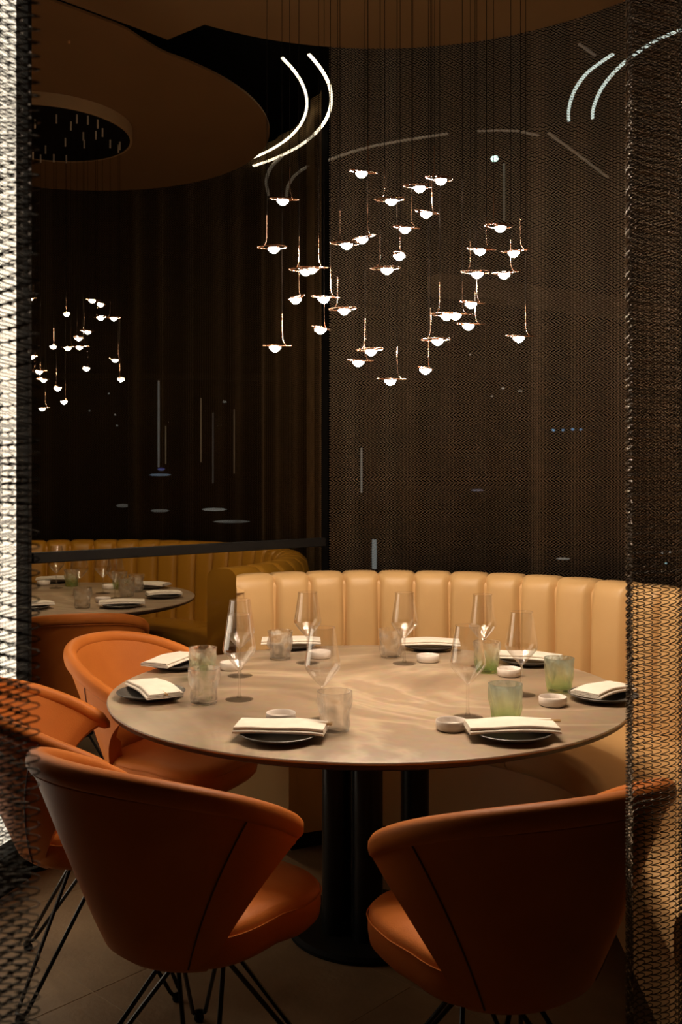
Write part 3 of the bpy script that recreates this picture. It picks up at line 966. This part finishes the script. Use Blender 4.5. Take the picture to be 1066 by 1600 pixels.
def tumbler_mesh(m, seed):
    rs = random.Random(seed); mb = MB(); n = 56
    waves = [(rs.randint(2, 9), rs.uniform(20, 110)*rs.choice((-1, 1)), rs.random()*6, rs.uniform(0.3, 0.9)) for _ in range(8)]
    H = 0.104
    def rad(z, an):
        f = z/H
        r = 0.0375+0.0095*f
        env = math.sin(PI*min(1, max(0, f)))**0.6
        w = sum(a*math.sin(k*an+kz*z+ph) for k, kz, ph, a in waves)
        return r + 0.0017*w*env
    outer = [(0.0, None)] 
    nz = 22
    def P(i, j):
        an = 2*PI*i/n
        if j == 0: r, z = 0.0, 0.0
        elif j == 1: r, z = 0.034, 0.0
        elif j < 2+nz:
            z = 0.002+(H-0.002)*(j-2)/(nz-1); r = rad(z, an)
        elif j < 2+2*nz:
            z = H-(H-0.012)*(j-2-nz)/(nz-1); r = 0.0375+0.0095*z/H-0.0046
            if j == 2+nz: z = H
        else: r, z = 0.0, 0.010
        return (r*math.cos(an), r*math.sin(an), z)
    mb.grid(P, n, 3+2*nz, wrap_u=True)
    return mb.mesh('tumbler', m, 80, True)
TUM = {'clear': tumbler_mesh(M['tumbler'], 1), 'green': tumbler_mesh(M['tumbler_green'], 2), 'blue': tumbler_mesh(M['tumbler_blue'], 3)}
def tumbler(p, kind, label, group):
    o = put('tumbler', TUM[kind]); o.location = p; o.rotation_euler = (0, 0, random.random()*6)
    tag(o, label, 'tumbler', group)

mb = MB(); mb.lathe([(0.0, 0.0), (0.060, 0.0), (0.066, 0.003), (0.092, 0.010), (0.102, 0.0165), (0.1035, 0.018), (0.1015, 0.0192), (0.088, 0.0135), (0.064, 0.0075), (0.0, 0.0070)], 64, cap=False)
PLATE = mb.mesh('plate', M['plate'], 50)
mb = MB(); mb.lathe([(0.0, 0.0), (0.034, 0.0), (0.0385, 0.003), (0.0405, 0.012), (0.0408, 0.024), (0.0395, 0.0258), (0.0375, 0.024), (0.0360, 0.012), (0.030, 0.0085), (0.0, 0.0080)], 44, cap=False)
SAUCER = mb.mesh('sauce_dish', M['saucer'], 45)

def napkin_mesh(L, W, seed, bend=0.004, nlay=4):
    rs = random.Random(seed)
    # folded strip: path in (y, z), then given thickness and run along x
    path = []; g = 0.0042
    for k in range(nlay):
        z = 0.0022 + k*g
        w = W/2*(1-0.015*k)
        sh = 0.006*(k//2)
        ya, yb = (w-sh, -w+sh) if k % 2 == 0 else (-w+sh, w-sh)
        for q in range(8): path.append((ya+(yb-ya)*q/7, z+0.0006*math.sin(q*1.3+k)))
        if k < nlay-1:
            sg = 1 if yb > 0 else -1
            for q in (1, 2, 3):
                an = R(-90+180*q/4)
                path.append((yb+sg*g/2*math.cos(an), z+g/2+g/2*math.sin(an)))
    th = 0.0013; m = len(path)
    nor = []
    for i in range(m):
        p, q = path[max(0, i-1)], path[min(m-1, i+1)]
        dx, dz = q[0]-p[0], q[1]-p[1]; l = math.hypot(dx, dz) or 1; nor.append((-dz/l, dx/l))
    loop = [(path[i][0]+nor[i][0]*th, path[i][1]+nor[i][1]*th) for i in range(m)] + [(path[i][0]-nor[i][0]*th, path[i][1]-nor[i][1]*th) for i in reversed(range(m))]
    mb = MB(); nx = 15; ml = len(loop)
    ph = rs.random()*6
    for i in range(nx):
        x = L*(i/(nx-1)-0.5)
        for (y, z) in loop:
            f = z/(nlay*g)
            xx = x*(1-0.02*f) + 0.05*y*math.copysign(1, x)*rs.uniform(-0.02, 0.02)
            dz = -bend*(2*x/L)**2 + 0.0012*math.sin(x*38+ph+y*14)*f + bend
            dy = 0.0025*math.sin(x*22+ph)
            mb.v.append((xx, y+dy, z+dz))
    for i in range(nx-1):
        for k in range(ml):
            k2 = (k+1) % ml
            mb.f.append((i*ml+k, i*ml+k2, (i+1)*ml+k2, (i+1)*ml+k))
    h = ml//2
    for i, fl in ((0, False), (nx-1, True)):
        for k in range(h-1):
            q = (i*ml+k, i*ml+k+1, i*ml+ml-2-k, i*ml+ml-1-k)
            mb.f.append(q[::-1] if not fl else q)
    return mb.mesh('napkin', M['napkin'], 50)
NAPS = [napkin_mesh(0.232, 0.108, s) for s in (1, 2, 3)]
NAP_SHORT = napkin_mesh(0.19, 0.10, 9, 0.006)
STICK = None
mb = MB(); mb.tube([(-0.115, 0, 0), (0.115, 0, 0)], 0.0034, 4, rs=[0.0026, 0.0036]); STICK = mb.mesh('chopstick', M['wood'], 0)

def setting(c2, lab_p, lab_n, ang, gp, gn, nap=0, off=(0, 0), tilt=(0, 0), short=False):
    o = put('plate', PLATE); o.location = (c2.x, c2.y, TZ+0.0004)
    tag(o, lab_p, 'plate', gp)
    n = put('napkin', NAP_SHORT if short else NAPS[nap % 3]); n.location = (c2.x+off[0], c2.y+off[1], TZ+0.0185)
    n.rotation_euler = (R(tilt[0]), R(tilt[1]), R(ang)); tag(n, lab_n, 'napkin', gn)

def xy(px, py, z=TZ):
    p = at(px, py, z); return p
GP, GN, GW, GT, GS = 'plates on the near table', 'napkins on the near table', 'wine glasses on the near table', 'tumblers on the near table', 'sauce dishes on the near table'
setting(xy(800, 1152), 'dark plate at the front right of the near table', 'white napkin folded on the front right plate', 2, GP, GN, 0, (0.0, 0.01))
setting(xy(437, 1154), 'dark plate at the front left of the near table', 'white napkin folded on the front left plate', -7, GP, GN, 1, (0.004, 0.012))
setting(xy(236, 1089), 'dark plate at the left edge of the near table', 'white napkin slanting across the plate at the left edge', -62, GP, GN, 2, (0.01, 0.0))
setting(xy(278, 1043), 'dark plate at the left rear of the near table', 'white napkin rolled on the plate at the left rear', 66, GP, GN, 0, (-0.02, 0.01))
setting(xy(455, 1012), 'dark plate at the back left, before the tan bench', 'white napkin on the back left plate before the bench', 2, GP, GN, 1)
setting(xy(672, 1014), 'dark plate at the back middle, before the tan bench', 'white napkin on the back middle plate before the bench', -4, GP, GN, 2)
setting(xy(825, 1037), 'dark plate at the back right, behind the wine glass', 'white napkin on the back right plate behind the wine glass', -22, GP, GN, 0)
setting(xy(943, 1093), 'dark plate at the right edge beside the mesh curtain', 'white napkin on the right edge plate beside the mesh curtain', 42, GP, GN, 1, (0.005, 0.012), short=True)
for (px, py, lb) in ((374, 1093, 'wine glass at left, nearest the left edge plates'), (375, 1056, 'wine glass at left, just behind another wine glass'),
                     (481, 1036, 'wine glass at the back left, before the bench'), (632, 1037, 'wine glass at the back middle beside a sauce dish'),
                     (504, 1126, 'wine glass behind the front left tumbler'), (731, 1121, 'wine glass behind the front right napkin and dish'),
                     (754, 1042, 'wine glass at the back right beside a green tumbler'), (815, 1086, 'wine glass between the two blue-green tumblers')):
    wine(xy(px, py), lb, GW)
for (px, py, kd, lb) in ((319, 1099, 'clear', 'clear relief glass tumbler beside the left edge plate'), (317, 1061, 'green', 'clear tumbler with green foot at the left rear'),
                         (438, 1030, 'clear', 'clear relief tumbler before the back left napkin'), (611, 1027, 'clear', 'clear relief tumbler at the back middle'),
                         (523, 1142, 'clear', 'clear relief tumbler at the front beside the left napkin'), (790, 1128, 'blue', 'blue-rimmed green tumbler behind the front right napkin'),
                         (874, 1080, 'blue', 'blue-rimmed green tumbler near the right edge plate'), (761, 1050, 'green', 'green relief tumbler at the back right')):
    tumbler(xy(px, py), kd, lb, GT)
for (px, py, lb) in ((439, 1128, 'white sauce dish behind the front left napkin'), (705, 1140, 'white sauce dish left of the front right napkin'),
                     (864, 1102, 'white sauce dish before the right blue-green tumbler'), (796, 1056, 'white sauce dish before the back right plate'),
                     (669, 1034, 'white sauce dish before the back middle plate'), (500, 1028, 'white sauce dish before the back left plate'),
                     (362, 1046, 'white sauce dish beside the left rear tumbler')):
    o = put('sauce_dish', SAUCER); o.location = xy(px, py) + Vector((0, 0, 0.0004)); tag(o, lb, 'sauce dish', GS)
# chopsticks tucked into the folded napkins, only the ends stick out
for (px, py, a, dx, dy, dz, lb) in ((800, 1152, 2, 0.018, 0.036, 0.0325, 'wooden chopstick end showing at the front right napkin'),
                                (437, 1154, -7, 0.018, 0.030, 0.0325, 'wooden chopstick end showing at the front left napkin'),
                                (236, 1089, -62, 0.015, -0.012, 0.0325, 'wooden chopstick end showing at the left edge napkin')):
    o = put('chopstick', STICK); p = xy(px, py); o.location = (p.x+dx, p.y+dy, TZ+dz); o.rotation_euler = (0, 0, R(a)); tag(o, lb, 'chopstick', 'chopsticks tucked into napkins')

# far table
GP, GN, GW, GT, GS = [g.replace('near', 'far') for g in (GP, GN, GW, GT, GS)]
setting(xy(256, 934), 'dark plate at the right edge of the far table', 'crumpled pale napkin on the right edge plate, far table', 20, GP, GN, 0, short=True)
setting(xy(234, 919), 'dark plate at the right rear of the far table', 'pale napkin on the right rear plate, far table', -20, GP, GN, 1)
setting(xy(190, 949), 'dark plate at the front of the far table', 'pale napkin on the front plate of the far table', 12, GP, GN, 2, (0, 0.01))
setting(xy(88, 910), 'dark plate at the back of the far table', 'pale napkin on the back plate of the far table', 0, GP, GN, 0)
setting(xy(46, 952), 'dark plate at the left of the far table', 'pale napkin at the far table beside the left mesh', 30, GP, GN, 1)
for (px, py, lb) in ((88, 919, 'leftmost wine glass on the far table'), (124, 930, 'wine glass behind the front tumbler on the far table'),
                     (161, 927, 'wine glass in the middle of the far table'), (180, 935, 'rightmost wine glass on the far table')):
    wine(xy(px, py), lb, GW)
for (px, py, kd, lb) in ((129, 950, 'clear', 'clear tumbler at the front of the far table'), (112, 916, 'green', 'green tumbler at the back of the far table'),
                         (187, 920, 'green', 'green tumbler right of middle on the far table'), (198, 932, 'clear', 'clear tumbler among the right glasses, far table, left one'),
                         (213, 925, 'clear', 'rightmost clear tumbler on the far table')):
    tumbler(xy(px, py), kd, lb, GT)
for (px, py, lb) in ((68, 914, 'white sauce dish at the back left of the far table'), (170, 920, 'white sauce dish in the middle of the far table'), (161, 941, 'white sauce dish beside the front napkin, far table')):
    o = put('sauce_dish', SAUCER); o.location = xy(px, py) + Vector((0, 0, 0.0004)); tag(o, lb, 'sauce dish', GS)

# ------------------------------------------------------------------ city lights beyond the windows, plus added glows for window reflections
def city(px, py, d, w, h, col, stg, label, cat='city light', name='city_or_reflected_light'):
    p = at_d(px, py, d); s = d/F_PX
    mb = MB(); n = 10
    if h > 3*w:
        mb.lathe([(w*s/2, -h*s/2), (w*s/2*1.1, 0), (w*s/2, h*s/2)], n)
    else:
        mb.lathe([(0.0, -h*s/2), (w*s*0.35, -h*s*0.36), (w*s/2, 0), (w*s*0.35, h*s*0.36), (0.0, h*s/2)], n, cap=False)
    o = mb.build(name, glow('city_or_reflected_glow_%d_%d' % (px, py), col, stg*(0.28 if px < 480 else 0.5))); o.location = p
    return tag(o, label, cat, 'lights seen through the windows')
W_, B_, A_ = (1, 0.95, 0.8), (0.15, 0.55, 1.0), (1, 0.6, 0.25)
city(773, 248, 12, 13, 9, (0.75, 1.0, 0.85), 6, 'greenish white lamp shining through the curtain, upper right', 'lamp')
city(788, 300, 12, 3, 90, (0.6, 0.9, 0.7), 0.10, 'faint greenish reflected streak below the white lamp')  # added glow in place of a reflection under the lamp
for k, (px, py, w, h, c, s, lb) in enumerate((  # upright streaks and glitter rows are added in place of window reflections
    (865, 672, 6, 4, B_, 0.9, 'leftmost blue light in the row right of centre'), (880, 672, 5, 4, B_, 0.8, 'second blue light in the row right of centre'),
    (895, 671, 6, 4, B_, 0.8, 'third blue light in the row right of centre'), (908, 671, 5, 4, B_, 0.7, 'rightmost blue light in the row right of centre'),
    (786, 607, 5, 3, W_, 0.7, 'small white light below the right pendants'), (818, 593, 6, 3, W_, 0.5, 'small white light right below the right pendants'),
    (813, 611, 8, 3, W_, 0.35, 'faint white dash right below the right pendants'), (769, 619, 5, 3, W_, 0.4, 'faint white light left below the right pendants'),
    (735, 554, 3, 3, W_, 0.5, 'tiny white dot under the right pendant group'), (746, 766, 22, 3, (0.6, 0.7, 1), 0.25, 'faint bluish dash low behind the near curtain'),
    (585, 866, 7, 46, (0.8, 0.9, 0.85), 0.35, 'short pale upright reflection just above the tan bench'), (880, 873, 22, 3, W_, 0.35, 'pale dash of light above the bench at right'),
    (1035, 864, 3, 3, W_, 1.5, 'left tiny white light seen through right mesh'), (1047, 863, 3, 3, W_, 1.5, 'right tiny white light seen through right mesh'),
    (1041, 880, 4, 3, (0.6, 1, 1), 1.2, 'tiny bluish light seen through right mesh'), (565, 735, 3, 70, W_, 0.22, 'thin upright reflected streak behind the near curtain'),
    (248, 660, 3, 140, W_, 0.28, 'tallest thin upright reflected streak behind the far curtain'), (259, 695, 2, 60, A_, 0.20, 'short orange upright reflected streak beside the tallest streak'),
    (314, 672, 2, 100, A_, 0.22, 'orange upright reflected streak behind the far curtain'), (333, 700, 2, 110, W_, 0.10, 'faint upright reflected streak right of the orange streak'),
    (366, 690, 2, 100, A_, 0.14, 'rightmost orange upright reflected streak behind the far curtain'), (250, 742, 36, 4, (0.6, 0.8, 1), 0.4, 'bluish light bar above the mustard bench'),
    (252, 733, 12, 5, (0.1, 0.15, 1), 0.35, 'blue glow on top of the bluish light bar'), (335, 796, 40, 5, W_, 0.5, 'pale reflected glitter row low behind the far curtain, upper one'),
    (362, 815, 60, 4, W_, 0.22, 'pale reflected glitter row low behind the far curtain, lower one'), (250, 798, 30, 5, W_, 0.22, 'pale reflected glitter row low left behind the far curtain'),
    (192, 790, 22, 6, W_, 0.18, 'faint pale reflected glitter low behind the far curtain at left'), (170, 615, 3, 3, W_, 0.5, 'tiny white dot left of the rightmost far pendant'),
    (180, 648, 3, 3, W_, 0.5, 'tiny white dot under the rightmost far pendant'), (140, 642, 3, 3, W_, 0.3, 'faint white dot right of the lowest far pendant'),
    (183, 665, 3, 3, W_, 0.4, 'lowest tiny white dot under the far pendants'), (351, 628, 7, 3, W_, 0.5, 'small white dash left of the black post'))):
    city(px, py, 8.4 + 0.05*k, w, h, c, s, lb)
